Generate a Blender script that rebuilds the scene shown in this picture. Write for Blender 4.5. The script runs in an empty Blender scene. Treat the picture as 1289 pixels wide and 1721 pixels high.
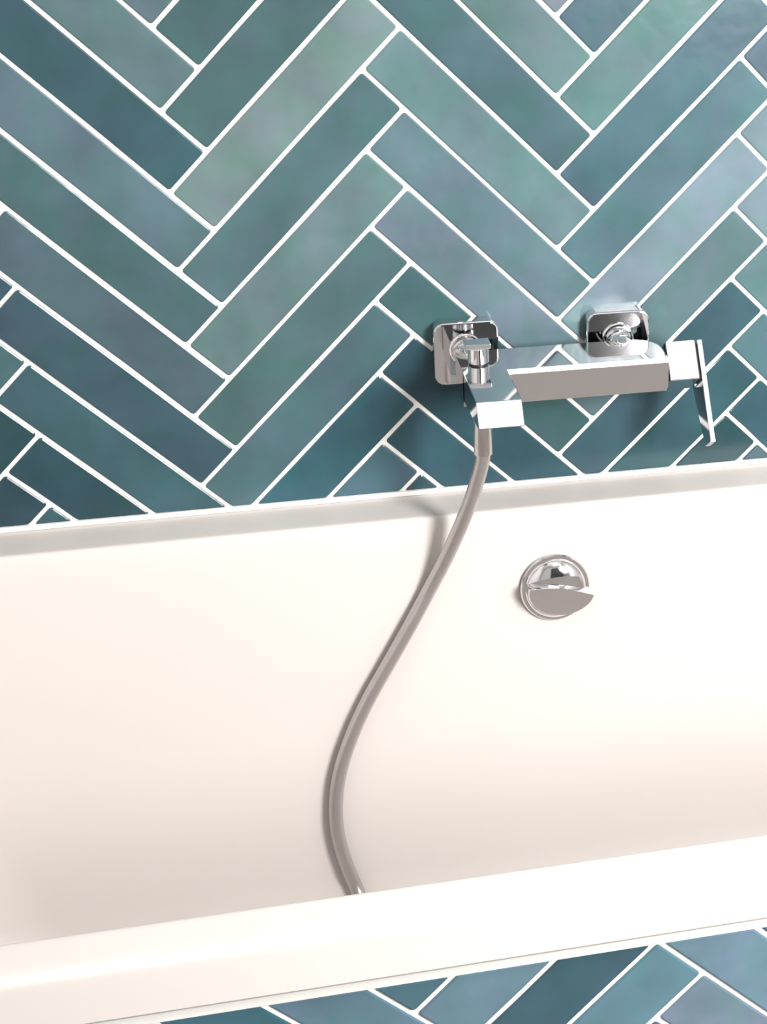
import bpy, bmesh, math, random
from mathutils import Matrix, Vector

random.seed(7)
scene = bpy.context.scene
COL = scene.collection
Z0 = 1.04                      # height of the tile lattice origin above the floor

# ------------------------------------------------------------------ camera
F_PX, CX, CY = 2827.56, 1080.0, 860.0
cam_data = bpy.data.cameras.new('camera')
cam_data.sensor_fit = 'VERTICAL'
cam_data.sensor_height = 24.0
cam_data.lens = F_PX / 1721.0 * 24.0
cam_data.shift_x = (644.5 - CX) / 1721.0
cam_data.shift_y = (CY - 860.5) / 1721.0
cam_data.clip_start = 0.05
cam = bpy.data.objects.new('camera', cam_data)
COL.objects.link(cam)
cam.matrix_world = Matrix(((0.969275, 0.093664, -0.227448, 0.00511),
                           (-0.24545, 0.428868, -0.869383, -1.58924),
                           (0.016116, 0.898498, 0.438681, 0.31399 + Z0),
                           (0, 0, 0, 1)))
scene.camera = cam
scene.cycles.caustics_reflective = False
scene.cycles.caustics_refractive = False

# ------------------------------------------------------------------ world and exposure
world = bpy.data.worlds.new('world')
scene.world = world
world.use_nodes = True
world.node_tree.nodes['Background'].inputs['Color'].default_value = (0.9, 0.95, 1.0, 1)
world.node_tree.nodes['Background'].inputs['Strength'].default_value = 0.15
vs = scene.view_settings
vs.view_transform = 'Standard'
vs.look = 'None'
vs.gamma = 1.0
vs.use_curve_mapping = False
vs.exposure = 0.12
LAMP_STRENGTH = 1.9
LAMP_AT = (0.82, -1.55)
# the light beside the photographer, a little to the right of the lens
key = bpy.data.lights.new('key_light', 'AREA')
key.shape = 'ELLIPSE'
key.size = 0.46
key.size_y = 0.72
key.energy = 44.5
key.color = (1.0, 0.975, 0.95)
key_o = bpy.data.objects.new('key_light', key)
COL.objects.link(key_o)
key_o.location = (1.03, -1.50, 0.29 + Z0)
key_o.rotation_euler = (Vector((0.15, 0.0, -0.25)) - Vector((1.03, -1.50, 0.29))).to_track_quat('-Z', 'Y').to_euler()

# ------------------------------------------------------------------ helpers
def link(o, parent=None):
    COL.objects.link(o)
    if parent is not None:
        o.parent = parent
    return o

def obj(name, bm, mat, parent=None, smooth=False):
    bmesh.ops.recalc_face_normals(bm, faces=bm.faces)
    me = bpy.data.meshes.new(name)
    bm.to_mesh(me)
    bm.free()
    if mat:
        me.materials.append(mat)
    if smooth:
        for p in me.polygons:
            p.use_smooth = True
    return link(bpy.data.objects.new(name, me), parent)

def empty(name, loc):
    o = bpy.data.objects.new(name, None)
    o.location = loc
    o.empty_display_size = 0.02
    return link(o)

def tag(o, label=None, cat=None, group=None, kind=None):
    if label: o['label'] = label
    if cat: o['category'] = cat
    if group: o['group'] = group
    if kind: o['kind'] = kind
    return o

def auto_smooth(o, deg=35):
    me = o.data
    for p in me.polygons:
        p.use_smooth = True
    me.set_sharp_from_angle(angle=math.radians(deg))

def box_bm(x0, x1, y0, y1, z0, z1, bev=0.0, seg=2, bm=None):
    bm = bm or bmesh.new()
    r = bmesh.ops.create_cube(bm, size=1.0)
    for v in r['verts']:
        v.co = Vector((x0 if v.co.x < 0 else x1, y0 if v.co.y < 0 else y1, z0 if v.co.z < 0 else z1))
    if bev > 0:
        ed = list({e for v in r['verts'] for e in v.link_edges})
        bmesh.ops.bevel(bm, geom=ed, offset=bev, segments=seg, profile=0.5, affect='EDGES')
    return bm

def ring_loft(bm, rings, close_start=True, close_end=True):
    """Rings are equal-length lists of points; joins them into a tube."""
    vr = [[bm.verts.new(p) for p in r] for r in rings]
    n = len(vr[0])
    for a, b in zip(vr, vr[1:]):
        for i in range(n):
            bm.faces.new((a[i], a[(i + 1) % n], b[(i + 1) % n], b[i]))
    if close_start: bm.faces.new(list(reversed(vr[0])))
    if close_end: bm.faces.new(vr[-1])
    return bm

def lathe(profile, origin, axis, n=40, bm=None):
    """profile: (radius, distance along axis)."""
    bm = bm or bmesh.new()
    ax = Vector(axis).normalized()
    u = ax.orthogonal().normalized()
    w = ax.cross(u)
    rings = [[Vector(origin) + ax * h + (u * math.cos(t) + w * math.sin(t)) * max(r, 1e-5)
              for t in (2 * math.pi * i / n for i in range(n))] for r, h in profile]
    return ring_loft(bm, rings)

def prism(outline, to3d, t0, t1, bev=0.0, seg=2):
    """Closed 2-D outline extruded between t0 and t1; to3d(u, v, t)."""
    bm = bmesh.new()
    ring_loft(bm, [[to3d(u, v, t0) for u, v in outline], [to3d(u, v, t1) for u, v in outline]])
    if bev:
        bmesh.ops.bevel(bm, geom=list(bm.edges), offset=bev, segments=seg, profile=0.5, affect='EDGES')
    return bm

def round_rect(w, h, r, seg=6):
    pts = []
    for cx, cy, a0 in ((w/2-r, h/2-r, 0), (-w/2+r, h/2-r, 90), (-w/2+r, -h/2+r, 180), (w/2-r, -h/2+r, 270)):
        for k in range(seg + 1):
            a = math.radians(a0 + 90.0 * k / seg)
            pts.append((cx + r * math.cos(a), cy + r * math.sin(a)))
    return pts

# ------------------------------------------------------------------ materials
def material(name, color, rough=0.5, metal=0.0, coat=0.0, ior=1.5):
    m = bpy.data.materials.new(name)
    m.use_nodes = True
    b = m.node_tree.nodes['Principled BSDF']
    b.inputs['Base Color'].default_value = (*color, 1)
    b.inputs['Roughness'].default_value = rough
    b.inputs['Metallic'].default_value = metal
    b.inputs['Coat Weight'].default_value = coat
    b.inputs['IOR'].default_value = ior
    return m

def add_noise_bump(m, scale, strength, dist, detail=2.0):
    nt = m.node_tree
    b = nt.nodes['Principled BSDF']
    tc = nt.nodes.new('ShaderNodeTexCoord')
    nz = nt.nodes.new('ShaderNodeTexNoise')
    nz.inputs['Scale'].default_value = scale
    nz.inputs['Detail'].default_value = detail
    bp = nt.nodes.new('ShaderNodeBump')
    bp.inputs['Strength'].default_value = strength
    bp.inputs['Distance'].default_value = dist
    nt.links.new(tc.outputs['Object'], nz.inputs['Vector'])
    nt.links.new(nz.outputs['Fac'], bp.inputs['Height'])
    nt.links.new(bp.outputs['Normal'], b.inputs['Normal'])
    return m

def add_noise_color(m, scale, c2, lo=0.35, hi=0.65, detail=3.0):
    nt = m.node_tree
    b = nt.nodes['Principled BSDF']
    tc = nt.nodes.new('ShaderNodeTexCoord')
    nz = nt.nodes.new('ShaderNodeTexNoise')
    nz.inputs['Scale'].default_value = scale
    nz.inputs['Detail'].default_value = detail
    cr = nt.nodes.new('ShaderNodeValToRGB')
    cr.color_ramp.elements[0].position = lo
    cr.color_ramp.elements[1].position = hi
    cr.color_ramp.elements[0].color = b.inputs['Base Color'].default_value
    cr.color_ramp.elements[1].color = (*c2, 1)
    nt.links.new(tc.outputs['Object'], nz.inputs['Vector'])
    nt.links.new(nz.outputs['Fac'], cr.inputs['Fac'])
    nt.links.new(cr.outputs['Color'], b.inputs['Base Color'])
    return m

def tile_material():
    m = material('teal_glazed_tile', (0.12, 0.21, 0.22), 0.22)
    nt = m.node_tree
    L = nt.links.new
    b = nt.nodes['Principled BSDF']
    b.inputs['IOR'].default_value = 1.45
    oi = nt.nodes.new('ShaderNodeObjectInfo')
    geo = nt.nodes.new('ShaderNodeNewGeometry')
    # the noise is shifted per tile so that the glaze never runs across a joint
    cmb = nt.nodes.new('ShaderNodeVectorMath'); cmb.operation = 'SCALE'
    cmb.inputs[0].default_value = (37.0, 11.0, 23.0)
    L(oi.outputs['Random'], cmb.inputs['Scale'])
    add = nt.nodes.new('ShaderNodeVectorMath'); add.operation = 'ADD'
    L(geo.outputs['Position'], add.inputs[0]); L(cmb.outputs['Vector'], add.inputs[1])
    def noise(scale, detail):
        n = nt.nodes.new('ShaderNodeTexNoise')
        n.inputs['Scale'].default_value = scale
        n.inputs['Detail'].default_value = detail
        L(add.outputs['Vector'], n.inputs['Vector'])
        return n
    n1, n2, n3 = noise(14, 3), noise(26, 4), noise(300, 2)
    # broad glaze tone: lighter and darker pools
    r1 = nt.nodes.new('ShaderNodeMapRange')
    r1.inputs['From Min'].default_value = 0.3; r1.inputs['From Max'].default_value = 0.7
    r1.inputs['To Min'].default_value = 0.83; r1.inputs['To Max'].default_value = 1.18
    L(n1.outputs['Fac'], r1.inputs['Value'])
    mul = nt.nodes.new('ShaderNodeVectorMath'); mul.operation = 'SCALE'
    L(oi.outputs['Color'], mul.inputs[0]); L(r1.outputs['Result'], mul.inputs['Scale'])
    # hue drift between a green and a violet-blue cast
    cr = nt.nodes.new('ShaderNodeValToRGB')
    cr.color_ramp.elements[0].position = 0.36; cr.color_ramp.elements[0].color = (0.93, 1.02, 0.96, 1)
    cr.color_ramp.elements[1].position = 0.64; cr.color_ramp.elements[1].color = (1.09, 0.98, 1.05, 1)
    L(n2.outputs['Fac'], cr.inputs['Fac'])
    mx = nt.nodes.new('ShaderNodeVectorMath'); mx.operation = 'MULTIPLY'
    L(mul.outputs['Vector'], mx.inputs[0]); L(cr.outputs['Color'], mx.inputs[1])
    L(mx.outputs['Vector'], b.inputs['Base Color'])
    # wavy hand-made face
    hs = nt.nodes.new('ShaderNodeMath'); hs.operation = 'MULTIPLY_ADD'
    hs.inputs[1].default_value = 0.02
    L(n3.outputs['Fac'], hs.inputs[0]); L(n1.outputs['Fac'], hs.inputs[2])
    bp = nt.nodes.new('ShaderNodeBump')
    bp.inputs['Strength'].default_value = 0.35; bp.inputs['Distance'].default_value = 0.004
    L(hs.outputs['Value'], bp.inputs['Height']); L(bp.outputs['Normal'], b.inputs['Normal'])
    return m

M_TILE = tile_material()
M_GROUT = add_noise_bump(material('white_grout', (0.90, 0.89, 0.87), 0.9), 400, 0.2, 0.001)
M_TUB = add_noise_color(material('white_acrylic', (0.668, 0.622, 0.598), 0.42), 3.0, (0.678, 0.632, 0.608))
M_SEAL = add_noise_bump(material('white_silicone', (0.90, 0.89, 0.87), 0.4), 120, 0.2, 0.001)
M_PAINT = add_noise_bump(material('white_paint', (0.62, 0.61, 0.60), 0.8), 90, 0.15, 0.001)
M_SLATE = add_noise_color(material('dark_slate_paint', (0.055, 0.06, 0.065), 0.6), 4, (0.07, 0.075, 0.08))
M_CEIL = add_noise_bump(material('ceiling_paint', (0.90, 0.90, 0.89), 0.85), 90, 0.15, 0.001)
M_FLOOR = add_noise_color(material('grey_floor_tile', (0.30, 0.28, 0.26), 0.4), 5, (0.36, 0.34, 0.32))
M_CHROME = add_noise_bump(material('chrome', (0.76, 0.755, 0.77), 0.06, 1.0), 60, 0.02, 0.0005)
M_SATIN = add_noise_bump(material('satin_metal', (0.62, 0.60, 0.59), 0.22, 1.0), 200, 0.05, 0.0005)
M_HOSE = add_noise_bump(material('silver_hose', (0.50, 0.475, 0.465), 0.27, 0.8), 900, 0.12, 0.0004)
M_DARK = add_noise_bump(material('dark_rubber_and_shade', (0.02, 0.02, 0.022), 0.5), 200, 0.1, 0.0005)

def lamp_material():
    m = bpy.data.materials.new('lamp_diffuser')
    m.use_nodes = True
    b = m.node_tree.nodes['Principled BSDF']
    b.inputs['Base Color'].default_value = (0.9, 0.9, 0.88, 1)
    b.inputs['Emission Color'].default_value = (1.0, 0.965, 0.93, 1)
    b.inputs['Emission Strength'].default_value = LAMP_STRENGTH
    return m
M_LAMP = lamp_material()

# ------------------------------------------------------------------ room shell
XL, XR = -0.56, 1.26           # alcove of the bath
YB = -2.45                     # wall behind the camera
H = 2.5
def struct(name, bm, mat):
    return tag(obj(name, bm, mat), kind='structure')
struct('floor', box_bm(XL - .1, XR + .1, YB - .1, .1, -.1, 0), M_FLOOR)
struct('ceiling', box_bm(XL - .1, XR + .1, YB - .1, .1, H, H + .1), M_CEIL)
struct('wall_left', box_bm(XL - .1, XL, YB, .1, 0, H), M_PAINT)
struct('wall_right', box_bm(XR, XR + .1, YB, .1, 0, H), M_PAINT)
struct('wall_front', box_bm(XL - .1, XR + .1, YB - .1, YB, 0, H), M_CEIL)
GROUT_Y = 0.0016               # grout sits a little behind the tile faces
wall = struct('wall_back', box_bm(XL, XR, GROUT_Y, 0.1, 0, H), M_GROUT)

# added unseen lamp: white reflections in the chrome, hung low to brighten the ceiling
lx, ly = LAMP_AT
HL = H - 0.24                  # underside of the hanging light panel
lamp = tag(empty('added_ceiling_lamp', (lx, ly, H)), 'added rectangular white light panel hanging below the ceiling, out of view', 'lamp')
def local(bm, o):
    bmesh.ops.translate(bm, verts=bm.verts, vec=-Vector(o.location)); return bm
LW, LD = 0.38, 0.29
obj('light_panel', local(box_bm(lx-LW, lx+LW, ly-LD, ly+LD, HL, HL + .016, .003), lamp), M_LAMP, lamp)
for sx in (-1, 1):
    obj('frame_rail', local(box_bm(lx+sx*(LW+.0085)-.008, lx+sx*(LW+.0085)+.008, ly-LD-.017, ly+LD+.017, HL-.002, HL+.020, .002), lamp), M_PAINT, lamp)
for sy in (-1, 1):
    obj('frame_rail', local(box_bm(lx-LW, lx+LW, ly+sy*(LD+.0085)-.008, ly+sy*(LD+.0085)+.008, HL-.002, HL+.020, .002), lamp), M_PAINT, lamp)
for sx in (-1, 1):
    for sy in (-1, 1):
        obj('cable', local(lathe([(.002, 0), (.002, H-HL-.019)], (lx+sx*(LW+.0085), ly+sy*LD, HL+.0185), (0, 0, 1), 8), lamp), M_SATIN, lamp)

# made-up dark slab on the wall behind the camera, darkening reflections in the chrome
added_door = tag(obj('added_door_1', box_bm(0.30, 1.22, YB + .0005, YB + .045, .005, 2.05, .003), M_SLATE), kind='structure')
for (z0, z1) in ((.18, .95), (1.08, 1.90)):
    obj('added_door_panel', box_bm(.42, 1.10, YB + .0452, YB + .053, z0, z1, .006), M_SLATE, added_door)
obj('added_door_handle', lathe([(.011, 0), (.011, .045), (.014, .046), (.014, .060), (.010, .062)], (.37, YB + .0452, 1.02), (0, 1, 0), 20), M_SATIN, added_door)

# ------------------------------------------------------------------ herringbone tiles
MOD, LEN, GAP = 0.053, 4.878, 0.0043     # module, tile length in modules, joint
S2 = math.sqrt(2.0)

def clip(poly, nx, nz, d):
    """Keep the part with nx*x + nz*z <= d."""
    out = []
    for i in range(len(poly)):
        a, b = poly[i], poly[(i + 1) % len(poly)]
        da, db = nx*a[0] + nz*a[1] - d, nx*b[0] + nz*b[1] - d
        if da <= 0: out.append(a)
        if (da < 0 < db) or (db < 0 < da):
            t = da / (da - db)
            out.append((a[0] + t*(b[0]-a[0]), a[1] + t*(b[1]-a[1])))
    return out

def area(p):
    return 0.5 * sum(p[i][0]*p[(i+1) % len(p)][1] - p[(i+1) % len(p)][0]*p[i][1] for i in range(len(p)))

def lattice():
    """Every tile of the pattern as (key, four corners in wall coordinates)."""
    for k in range(-3, 4):
        for i in range(-40, 40):
            for fam in (0, 1):
                if fam == 0:   # rising to the right
                    a0, a1, b0, b1 = -1 - i, -1 - i + LEN, i, i + 1
                else:          # falling to the right
                    a0, a1, b0, b1 = -1 - i, -i, i - LEN, i
                a0 += k*LEN; a1 += k*LEN; b0 += k*LEN; b1 += k*LEN
                g = GAP / 2 / MOD
                c = [(a0+g, b0+g), (a0+g, b1-g), (a1-g, b1-g), (a1-g, b0+g)]
                yield (fam, k, i), [((a+b)/S2*MOD, (a-b)/S2*MOD) for a, b in c]

def clean(poly):
    """Counter-clockwise, without near-duplicate corners."""
    if area(poly) < 0: poly = poly[::-1]
    q = []
    for p in poly:
        if not q or math.hypot(p[0]-q[-1][0], p[1]-q[-1][1]) > 0.0015: q.append(p)
    if len(q) > 1 and math.hypot(q[0][0]-q[-1][0], q[0][1]-q[-1][1]) <= 0.0015: q.pop()
    return q

def inset(q, d):
    """The convex outline moved inwards by d, corner for corner."""
    n, out = len(q), []
    for i in range(n):
        p, a, b = q[i], q[i-1], q[(i+1) % n]
        u, v = Vector((p[0]-a[0], p[1]-a[1])).normalized(), Vector((b[0]-p[0], b[1]-p[1])).normalized()
        n1, n2 = Vector((-u.y, u.x)), Vector((-v.y, v.x))
        m = (n1 + n2) * (d / max(.15, 1 + n1.dot(n2)))
        out.append((p[0] + m.x, p[1] + m.y))
    return out

def rounded(q, r0, jit):
    """Corners rounded with three points; long edges get the two wavy points of jit."""
    n, out, w = len(q), [], iter(jit)
    for i in range(n):
        p, a, b = q[i], q[i-1], q[(i+1) % n]
        la, lb = math.hypot(a[0]-p[0], a[1]-p[1]), math.hypot(b[0]-p[0], b[1]-p[1])
        r = min(r0, la*.4, lb*.4)
        p1 = (p[0]+(a[0]-p[0])/la*r, p[1]+(a[1]-p[1])/la*r)
        p2 = (p[0]+(b[0]-p[0])/lb*r, p[1]+(b[1]-p[1])/lb*r)
        out += [p1, (p[0]*.42+(p1[0]+p2[0])*.29, p[1]*.42+(p1[1]+p2[1])*.29), p2]
        if jit[i]:
            ux, uz = (b[0]-p[0])/lb, (b[1]-p[1])/lb
            for t, j in zip((0.33, 0.67), jit[i]):
                out.append((p[0]+ux*lb*t - uz*j, p[1]+uz*lb*t + ux*j))
    return out

def tile_mesh(poly, yf, rnd):
    """Low pillow-edged slab whose face lies at yf, facing -y."""
    q = clean(poly)
    if len(q) < 3: return None
    n = len(q)
    jit = [[rnd.uniform(-.00045, .00045) for _ in (0, 1)]
           if math.hypot(q[(i+1) % n][0]-q[i][0], q[(i+1) % n][1]-q[i][1]) > .07 else None for i in range(n)]
    small = min(math.hypot(q[(i+1) % n][0]-q[i][0], q[(i+1) % n][1]-q[i][1]) for i in range(n))
    outline = rounded(q, .0026, jit)
    inn = rounded(inset(q, min(.0013, small*.12)), .0016, jit)
    bm = bmesh.new()
    cx = sum(p[0] for p in outline)/len(outline); cz = sum(p[1] for p in outline)/len(outline)
    tx, tz = rnd.uniform(-.0035, .0035), rnd.uniform(-.0035, .0035)
    lift = rnd.uniform(-.0003, .0003)
    def y_at(p, d): return yf + d + lift + (p[0]-cx)*tx + (p[1]-cz)*tz
    ring_loft(bm, [[(p[0], yf + .0035, p[1]) for p in outline],
                   [(p[0], y_at(p, .0007), p[1]) for p in outline],
                   [(p[0], y_at(p, 0), p[1]) for p in inn]], close_start=False)
    return bm

TONES = {('wall_back', 1, 0, 1): (0.035, 0.082, 0.103),  # glaze tone of each tile; fading light towards lower left partly included
         ('wall_back', 1, 0, 0): (0.081, 0.140, 0.154),
         ('wall_back', 1, 0, -1): (0.082, 0.135, 0.156),
         ('wall_back', 1, 0, 2): (0.077, 0.134, 0.158),
         ('wall_back', 1, 0, 3): (0.052, 0.109, 0.120),
         ('wall_back', 1, 0, 4): (0.063, 0.105, 0.130),
         ('wall_back', 1, 0, 5): (0.037, 0.080, 0.102),
         ('wall_back', 1, 0, 6): (0.039, 0.093, 0.113),
         ('wall_back', 1, 0, 7): (0.022, 0.061, 0.078),
         ('wall_back', 1, 0, 8): (0.035, 0.085, 0.108),
         ('wall_back', 0, -1, 4): (0.035, 0.075, 0.105),
         ('wall_back', 0, -1, 5): (0.057, 0.117, 0.138),
         ('wall_back', 0, -1, 6): (0.020, 0.056, 0.070),
         ('wall_back', 0, -1, 7): (0.020, 0.052, 0.067),
         ('wall_back', 0, 0, -1): (0.045, 0.100, 0.106),
         ('wall_back', 0, 0, 0): (0.052, 0.103, 0.113),
         ('wall_back', 0, 0, 1): (0.123, 0.189, 0.191),
         ('wall_back', 0, 0, 2): (0.066, 0.129, 0.143),
         ('wall_back', 0, 0, 3): (0.101, 0.170, 0.179),
         ('wall_back', 0, 0, 4): (0.061, 0.123, 0.131),
         ('wall_back', 0, 0, 5): (0.060, 0.120, 0.140),
         ('wall_back', 0, 0, 6): (0.034, 0.100, 0.128),
         ('wall_back', 0, 0, 7): (0.059, 0.123, 0.156),
         ('wall_back', 1, 1, -1): (0.126, 0.164, 0.191),
         ('wall_back', 1, 1, 0): (0.095, 0.163, 0.171),
         ('wall_back', 1, 1, 1): (0.057, 0.112, 0.128),
         ('wall_back', 1, 1, 2): (0.106, 0.180, 0.196),
         ('wall_back', 1, 1, 3): (0.095, 0.159, 0.186),
         ('wall_back', 1, 1, 4): (0.114, 0.173, 0.205),
         ('wall_back', 1, 1, 5): (0.045, 0.102, 0.112),
         ('wall_back', 1, 1, 6): (0.025, 0.071, 0.091),
         ('wall_back', 1, 1, 7): (0.029, 0.080, 0.102),
         ('wall_back', 1, 1, 8): (0.035, 0.080, 0.097),
         ('wall_back', 0, 1, -1): (0.064, 0.115, 0.147),
         ('wall_back', 0, 1, 0): (0.092, 0.173, 0.178),
         ('wall_back', 0, 1, 1): (0.061, 0.119, 0.147),
         ('wall_back', 0, 1, 2): (0.073, 0.139, 0.163),
         ('wall_back', 0, 1, 3): (0.150, 0.221, 0.257),
         ('wall_back', 0, 1, 4): (0.085, 0.147, 0.162),
         ('wall_back', 0, 1, 5): (0.036, 0.082, 0.105),
         ('wall_back', 0, 1, 6): (0.031, 0.086, 0.104),
         ('wall_back', 0, 1, 7): (0.020, 0.062, 0.071),
         ('wall_back', 1, 2, 2): (0.075, 0.123, 0.158),
         ('wall_back', 1, 2, 3): (0.134, 0.217, 0.236),
         ('wall_back', 1, 2, 4): (0.128, 0.201, 0.221),
         ('wall_back', 1, 2, 5): (0.081, 0.156, 0.168),
         ('wall_back', 1, 2, 6): (0.078, 0.153, 0.178),
         ('wall_back', 1, 2, 7): (0.032, 0.089, 0.111),
         ('wall_back', 1, 2, 8): (0.044, 0.086, 0.110),
         ('bath_surround', 1, 0, 2): (0.037, 0.113, 0.144),
         ('bath_surround', 1, 0, 1): (0.086, 0.161, 0.206),
         ('bath_surround', 1, 0, 0): (0.052, 0.121, 0.154),
         ('bath_surround', 0, 0, 0): (0.097, 0.172, 0.219),
         ('bath_surround', 0, 0, 1): (0.031, 0.080, 0.103),
         ('bath_surround', 0, 0, 2): (0.083, 0.167, 0.213),
         ('bath_surround', 1, 1, 2): (0.112, 0.194, 0.248),
         ('bath_surround', 1, 1, 3): (0.124, 0.181, 0.232)}
BASE_TONES = [(0.035, 0.075, 0.105), (0.034, 0.100, 0.128), (0.064, 0.115, 0.147), (0.073, 0.139, 0.163), (0.083, 0.167, 0.213)]

def lay_tiles(parent, ox, oz, yf, x0, x1, z0, z1):
    """Tiles of the lattice shifted by (ox, oz), cut to the rectangle."""
    for key, c in lattice():
        poly = [(x+ox, z+oz) for x, z in c]
        for nx, nz, d in ((1, 0, x1), (-1, 0, -x0), (0, 1, z1), (0, -1, -z0)):
            poly = clip(poly, nx, nz, d)
            if len(poly) < 3: break
        if len(poly) < 3 or abs(area(poly)) < 1.2e-5: continue
        rnd = random.Random(key[0]*7919 + (key[1]+9)*331 + (key[2]+99)*17)
        bm = tile_mesh(poly, yf, rnd)
        if bm is None: continue
        o = obj('tile', bm, M_TILE, parent)
        tone = TONES.get((parent.name,) + key) or rnd.choice(BASE_TONES)
        o.color = (*tone, 1)

RIM_Z = -0.4425 + Z0            # top of the bath rim
lay_tiles(wall, 0, Z0, 0.0, XL + .003, XR - .003, -0.4372 + Z0, 1.66)
bead = struct('trim_1', box_bm(XL, XR, -0.0030, GROUT_Y, RIM_Z + .0002, -0.4370 + Z0, .0010), M_SEAL)

# ------------------------------------------------------------------ bathtub: one shell, rim and basin
TX0, TX1 = XL + .002, XR - .002
TYF, TYB = -0.674, -0.0005      # outer front edge, wall side
LIP = 0.0470
RIM_B, RIM_F = -0.0570, -0.6325  # inner edges of the rim, back and front
RIM_L, RIM_R = TX0 + .07, TX1 - .07

def rr_ring(x0, x1, y0, y1, r, z, seg=10, per=6):
    pts = []
    w, h = x1-x0, y1-y0
    for (u, v) in round_rect(w, h, min(r, w/2-.001, h/2-.001), seg):
        pts.append(((x0+x1)/2+u, (y0+y1)/2+v, z))
    return pts

def tub():
    bm = bmesh.new()
    re = .005
    rings = []
    # outer skin of the lip, from below
    rings.append(rr_ring(TX0+.012, TX1-.012, TYF+.012, TYB-.003, .004, RIM_Z-LIP))
    rings.append(rr_ring(TX0+.002, TX1-.002, TYF+.002, TYB, .006, RIM_Z-LIP))
    rings.append(rr_ring(TX0, TX1, TYF, TYB, .006, RIM_Z-LIP+.003))
    rings.append(rr_ring(TX0, TX1, TYF, TYB, .006, RIM_Z-.010))
    for a in (0, 22, 45, 67, 90):
        q = .006*(1-math.cos(math.radians(a)))
        rings.append(rr_ring(TX0+q, TX1-q, TYF+q, TYB-min(q, .001), .006, RIM_Z-.006+.006*math.sin(math.radians(a))))
    rings.append(rr_ring(TX0+.012, TX1-.012, TYF+.012, TYB-.001, .006, RIM_Z))
    rings.append(rr_ring(RIM_L-re-.004, RIM_R+re+.004, RIM_F-re-.004, RIM_B+re+.004, .09, RIM_Z))
    # inner edge rounding, then the sloping basin
    re = .005
    for a in (0, 22, 45, 67, 90):
        q = re*math.sin(math.radians(a))
        rings.append(rr_ring(RIM_L-re+q, RIM_R+re-q, RIM_F-re+q, RIM_B+re-q, .09, RIM_Z-re*(1-math.cos(math.radians(a)))))
    depth = 0.460
    for t in (.006, .06, .16, .30, .45, .60, .75, .86):
        d = re + (depth-re)*t
        s = .052*(d/depth)
        e = .16*(d/depth)
        rings.append(rr_ring(RIM_L+e, RIM_R-e*.7, RIM_F+s, RIM_B-s, .09+.04*t, RIM_Z-d))
    s0, e0, d0 = s, e, d
    rb = depth - d0
    for a in (20, 40, 60, 78, 90):
        q = rb*(1-math.cos(math.radians(a))) + .02*a/90
        rings.append(rr_ring(RIM_L+e0+q, RIM_R-e0*.7-q, RIM_F+s0+q, RIM_B-s0-q, .13, RIM_Z-d0-rb*math.sin(math.radians(a))))
    ring_loft(bm, rings, close_start=False, close_end=True)
    return bm
bath = obj('bathtub', tub(), M_TUB)
auto_smooth(bath, 30)
tag(bath, 'white built-in bathtub with a flat rim under the teal tiled wall', 'bathtub')

# ------------------------------------------------------------------ tiled panel below the bath
AP_Y, AP_X, AP_Z = -0.6414, 0.12535, -0.51719 + Z0
AP_TOP = -0.5245 + Z0
panel = tag(obj('bath_surround', box_bm(TX0, TX1, AP_Y + GROUT_Y, AP_Y + .012, 0, RIM_Z - LIP - .006), M_GROUT),
            'white grouted bath front covered in blue-teal herringbone tiles below the rim', 'bath surround')
lay_tiles(panel, AP_X, AP_Z, AP_Y, TX0 + .003, TX1 - .003, 0.004, AP_TOP)
obj('sealant_bead', box_bm(TX0, TX1, AP_Y - .0012, AP_Y + GROUT_Y, AP_TOP + .0008, RIM_Z - LIP - .0065, .0008), M_SEAL, panel)

# ------------------------------------------------------------------ mixer tap on the wall
mx = tag(empty('bath_mixer', (0.31, 0.0, -0.285 + Z0)),
         'square chrome bath mixer tap with side lever and short spout on the tiled wall', 'tap')
def mpart(name, bm, mat, parent=mx, deg=32, flat=False):
    local(bm, mx)
    o = obj(name, bm, mat, parent)
    if not flat: auto_smooth(o, deg)
    return o

BX0, BX1, BYB, BYF, BZ0, BZ1 = 0.2178, 0.4214, -0.030, -0.090, -0.3130 + Z0, -0.2770 + Z0
SX1, SYF = 0.2605, -0.164
# body seen from above, back right corner rounded
out = [(BX0, BYF), (BX1, BYF), (BX1, BYB - .028)]
out += [(BX1 - .028 + .028*math.cos(math.radians(a)), BYB - .028 + .028*math.sin(math.radians(a))) for a in (15, 30, 45, 60, 75, 86)]
out += [(BX1 - .030, BYB), (BX0 + .004, BYB), (BX0, BYB - .004)]
bodybm = prism(out, lambda u, v, t: Vector((u, v, t)), BZ0, BZ1)
top_front = [e for e in bodybm.edges if all(abs(v.co.y - BYF) < 1e-6 and abs(v.co.z - BZ1) < 1e-6 for v in e.verts)]
bmesh.ops.bevel(bodybm, geom=top_front, offset=.0042, segments=1, affect='EDGES')
bot_front = [e for e in bodybm.edges if all(abs(v.co.y - BYF) < 1e-6 and abs(v.co.z - BZ0) < 1e-6 for v in e.verts)]
bmesh.ops.bevel(bodybm, geom=bot_front, offset=.005, segments=4, affect='EDGES')
for v in bodybm.verts:          # steeper than 45 degrees, so that it faces the lamp
    if abs(v.co.z - BZ1) < 1e-6 and abs(v.co.y - BYF - .0042) < 1e-5: v.co.y = BYF + .0029
mpart('body', bodybm, M_CHROME, flat=True)

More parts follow.
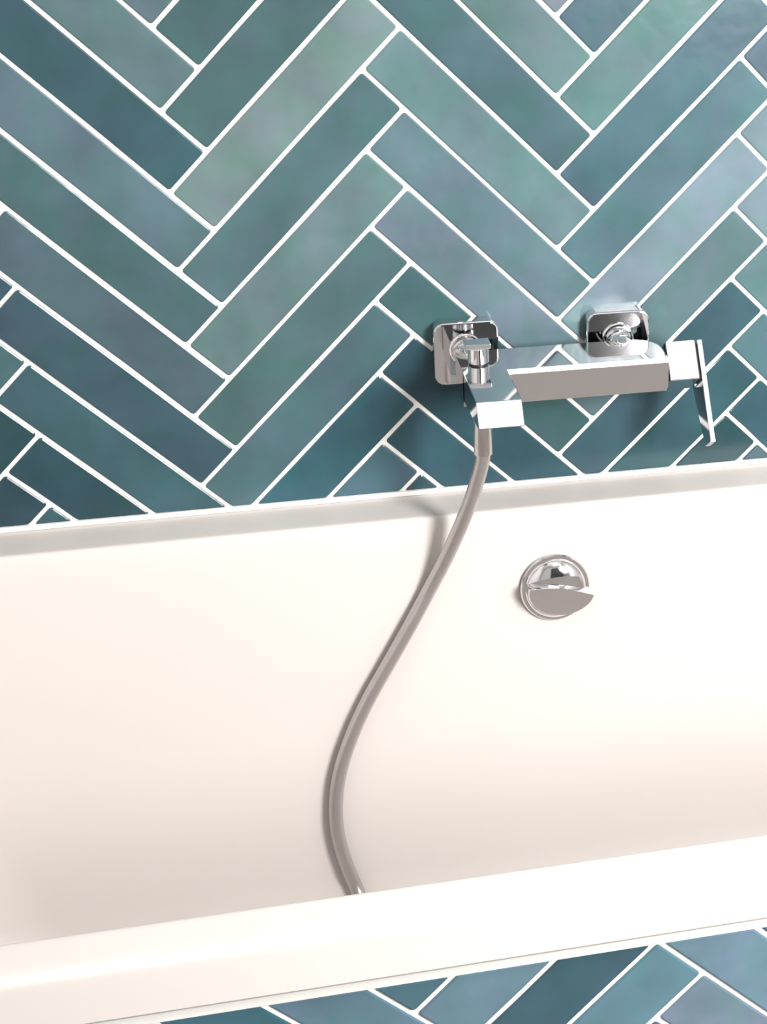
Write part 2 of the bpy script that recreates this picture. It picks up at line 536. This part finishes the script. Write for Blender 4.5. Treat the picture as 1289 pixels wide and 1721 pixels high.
# spout: square tube with an upward slanting end
TIPY, TIPZ = -0.1786, -0.2977 + Z0
spo = [(BYF + .007, BZ1 + .00006), (SYF, BZ1 + .00006), (TIPY, TIPZ), (TIPY + .004, TIPZ - .002), (BYF + .007, BZ0 + .006)]
mpart('spout', prism(spo, lambda u, v, t: Vector((t, u, v)), BX0, SX1, .0006, 1), M_CHROME, flat=True)
mpart('aerator', lathe([(.009, 0), (.009, .004), (.007, .0045)], (0.243, -0.130, -0.3045 + Z0), (0, 0, -1), 20), M_SATIN)

# wall plates and the unions behind the body
for ex in (0.2322, 0.3880):
    ez = -0.2850 + Z0
    rings = []
    for s, y in ((.0655, 0.0006), (.0655, -.0122), (.0648, -.0139), (.0635, -.0147), (.0615, -.0150)):
        rings.append([Vector((ex + u, y, ez + v)) for u, v in round_rect(s, s, .010 - (.0655 - s)/2, 6)])
    pl = mpart('wall_plate', ring_loft(bmesh.new(), rings, close_start=True), M_CHROME, flat=True)
    mpart('collar', lathe([(.0165, 0), (.0165, .0015), (.0152, .0026), (.0125, .0029)], (ex - .001, -.0149, ez + .005), (0, -1, 0), 32), M_CHROME, pl)
    mpart('union', lathe([(.0130, 0), (.0130, .0035), (.0118, .0042), (.0112, .0060), (.0112, .0095), (.0104, .0099), (.0104, .0112), (.0112, .0116), (.0112, .0300)],
                         (ex - .001, -.0149, ez + .0060), (.10, -1, -.45), 32), M_CHROME)

# diverter knob on the spout
dx, dy = 0.2360, -0.0650
dv = mpart('diverter_knob', lathe([(.0094, .0016), (.0102, .0022), (.0102, .0172), (.0096, .0178)], (dx, dy, BZ1 - .0002), (0, 0, 1), 32), M_CHROME)
mpart('groove_ring', lathe([(.0086, 0), (.0088, .0001), (.0088, .0018), (.0086, .0019)], (dx, dy, BZ1 - .0002), (0, 0, 1), 32), M_DARK, dv)
cap = prism([(-.0135, -.0075), (.0115, -.0095), (.0115, .0095), (-.0135, .0075)],
            lambda u, v, t: Vector((dx + u, dy + v, BZ1 + t)), .0175, .0225, .0008, 2)
mpart('diverter_cap', cap, M_CHROME, dv, flat=True)

# handle: square block on the end of the body, turned about the body's axis, with a flat lever
TH = math.radians(35)
HC = Vector((0, -0.0600, -0.2968 + Z0))
def tilt(x, f, d):
    """f along the tilted face normal (up and outward), d down along the face."""
    return Vector((x, HC.y - math.cos(TH)*f - math.sin(TH)*d, HC.z + math.sin(TH)*f - math.cos(TH)*d))
mpart('cartridge_ring', lathe([(.0165, 0), (.0165, .0045)], (BX1 - .001, HC.y, HC.z), (1, 0, 0), 32), M_DARK)
blk = prism([(-.020, -.020), (.020, -.020), (.020, .020), (-.020, .020)],
            lambda u, v, t: tilt(t, u, v), BX1 + .0028, 0.4545, .0008, 2)
hb = mpart('handle_block', blk, M_CHROME, flat=True)
mpart('shadow_gap', prism([(-.016, -.017), (.017, -.017), (.017, .017), (-.016, .017)],
                          lambda u, v, t: tilt(t, u, v), 0.4543, 0.4570, 0), M_DARK, hb)  # solid dark piece standing in for the shade between block and lever
lev = [(.020, -.020), (.020, .083), (.0195, .085), (-.002, .0850), (-.0045, .080), (-.019, .020), (-.020, .014), (-.020, -.020)]
mpart('lever', prism(lev, lambda u, v, t: tilt(t, u, v), 0.4568, 0.4620, .0005, 1), M_CHROME, hb, flat=True)

# ------------------------------------------------------------------ shower hose
HOSE = [
    (0.2312, -0.1120, -0.3481 + Z0),
    (0.2305, -0.1110, -0.3586 + Z0),
    (0.2266, -0.1070, -0.3778 + Z0),
    (0.2205, -0.1000, -0.4036 + Z0),
    (0.2103, -0.0900, -0.4376 + Z0),
    (0.1954, -0.0800, -0.4778 + Z0),
    (0.1778, -0.0744, -0.5151 + Z0),
    (0.1562, -0.0786, -0.5520 + Z0),
    (0.1332, -0.0828, -0.5892 + Z0),
    (0.1100, -0.0870, -0.6266 + Z0),
    (0.0916, -0.0910, -0.6616 + Z0),
    (0.0768, -0.0950, -0.6975 + Z0),
    (0.0682, -0.0988, -0.7312 + Z0),
    (0.0651, -0.1028, -0.7660 + Z0),
    (0.0673, -0.1061, -0.7950 + Z0),
    (0.0734, -0.1094, -0.8250 + Z0),
    (0.0813, -0.1166, -0.8511 + Z0),
    (0.0933, -0.1466, -0.8821 + Z0),
    (0.1163, -0.2016, -0.8926 + Z0),
    (0.1713, -0.3600, -0.8926 + Z0),
]
def catmull(pts, n=14):
    P = [Vector(p) for p in pts]
    P = [P[0]*2 - P[1]] + P + [P[-1]*2 - P[-2]]
    out = []
    for i in range(1, len(P)-2):
        for k in range(n):
            t = k/n
            out.append(0.5*((2*P[i]) + (P[i+1]-P[i-1])*t + (2*P[i-1]-5*P[i]+4*P[i+1]-P[i+2])*t*t + (3*P[i]-P[i-1]-3*P[i+1]+P[i+2])*t**3))
    out.append(P[-2])
    return out

def tube(path, r, n=20):
    bm = bmesh.new()
    rings = []
    up = Vector((1, 0, 0))
    for i, p in enumerate(path):
        t = (path[min(i+1, len(path)-1)] - path[max(i-1, 0)]).normalized()
        u = (up - t*up.dot(t)).normalized(); up = u
        w = t.cross(u)
        rings.append([p + (u*math.cos(a) + w*math.sin(a))*r for a in (2*math.pi*k/n for k in range(n))])
    return ring_loft(bm, rings)
path = catmull(HOSE)
hs = tag(empty('shower_hose', (HOSE[0][0], HOSE[0][1], HOSE[0][2])),
         'silver shower hose hanging from the mixer spout down into the white bath', 'hose')
def hpart(name, bm, mat, parent=hs):
    local(bm, hs)
    o = obj(name, bm, mat, parent)
    auto_smooth(o, 40)
    return o
hpart('hose_tube', tube(path, .0074), M_HOSE)
hx, hy, hz = HOSE[0]
hpart('hose_nut', lathe([(.0088, 0), (.0094, .001), (.0086, .034), (.0086, .0430)], (hx, hy, hz - .004), (0, 0, 1), 24), M_SATIN)

# ------------------------------------------------------------------ overflow knob of the bath
KX, KZ = 0.3092, -0.5310 + Z0
slope = 0.052/0.460
KN = Vector((0, -1, slope)).normalized()           # out of the sloping wall
KY = RIM_B - slope*(RIM_Z - KZ)
KC = Vector((KX, KY, KZ))
KR = Vector((1, 0, 0)); KU = KR.cross(-KN).normalized()
if KU.z < 0: KU = -KU
kb = tag(empty('overflow_knob', KC), 'round chrome overflow knob with a turning grip on the inner bath wall', 'overflow knob')
def kpart(name, bm, mat, parent=kb, deg=30):
    local(bm, kb)
    o = obj(name, bm, mat, parent)
    auto_smooth(o, deg)
    return o
kpart('flange', lathe([(.0345, 0.0008), (.0365, .0018), (.0368, .004), (.0355, .0058), (.0330, .0062)], KC, KN, 64), M_CHROME)
prof = [(.0325, .0058)]
for k in range(0, 13):
    a = math.radians(90*k/12)
    prof.append((.0325*math.cos(a), .0065 + .0115*math.sin(a)))
dome = kpart('dome', lathe(prof, KC, KN, 64), M_CHROME)
# grip: half-moon fin across the lower half, its tip reaching past the rim on the right
ga = math.radians(-11)
def grip3(u, v, t):
    uu, vv = u*math.cos(ga) - v*math.sin(ga), u*math.sin(ga) + v*math.cos(ga)
    return KC + KR*uu + KU*vv + KN*t
topc = [(-.0330 + .0705*i/14, .0035 + .0045*math.sin(math.pi*i/14)) for i in range(15)]
low = []
for i in range(1, 14):
    a = math.pi*i/14
    low.append((.0022 + .0353*math.cos(a), .0035 - .0300*math.sin(a)))
outl = topc + low
gb = bmesh.new()
rings = []
for (t_top, t_bot, sc) in ((.004, .004, 1.0), (.0265, .0140, 1.0), (.0280, .0155, .97)):
    ring = []
    for u, v in outl:
        f = max(0, min(1, (v + .030)/.036))
        ring.append(grip3(u*sc, (v - .0)*sc, t_bot + (t_top - t_bot)*f))
    rings.append(ring)
ring_loft(gb, rings)
kpart('grip', gb, M_CHROME)
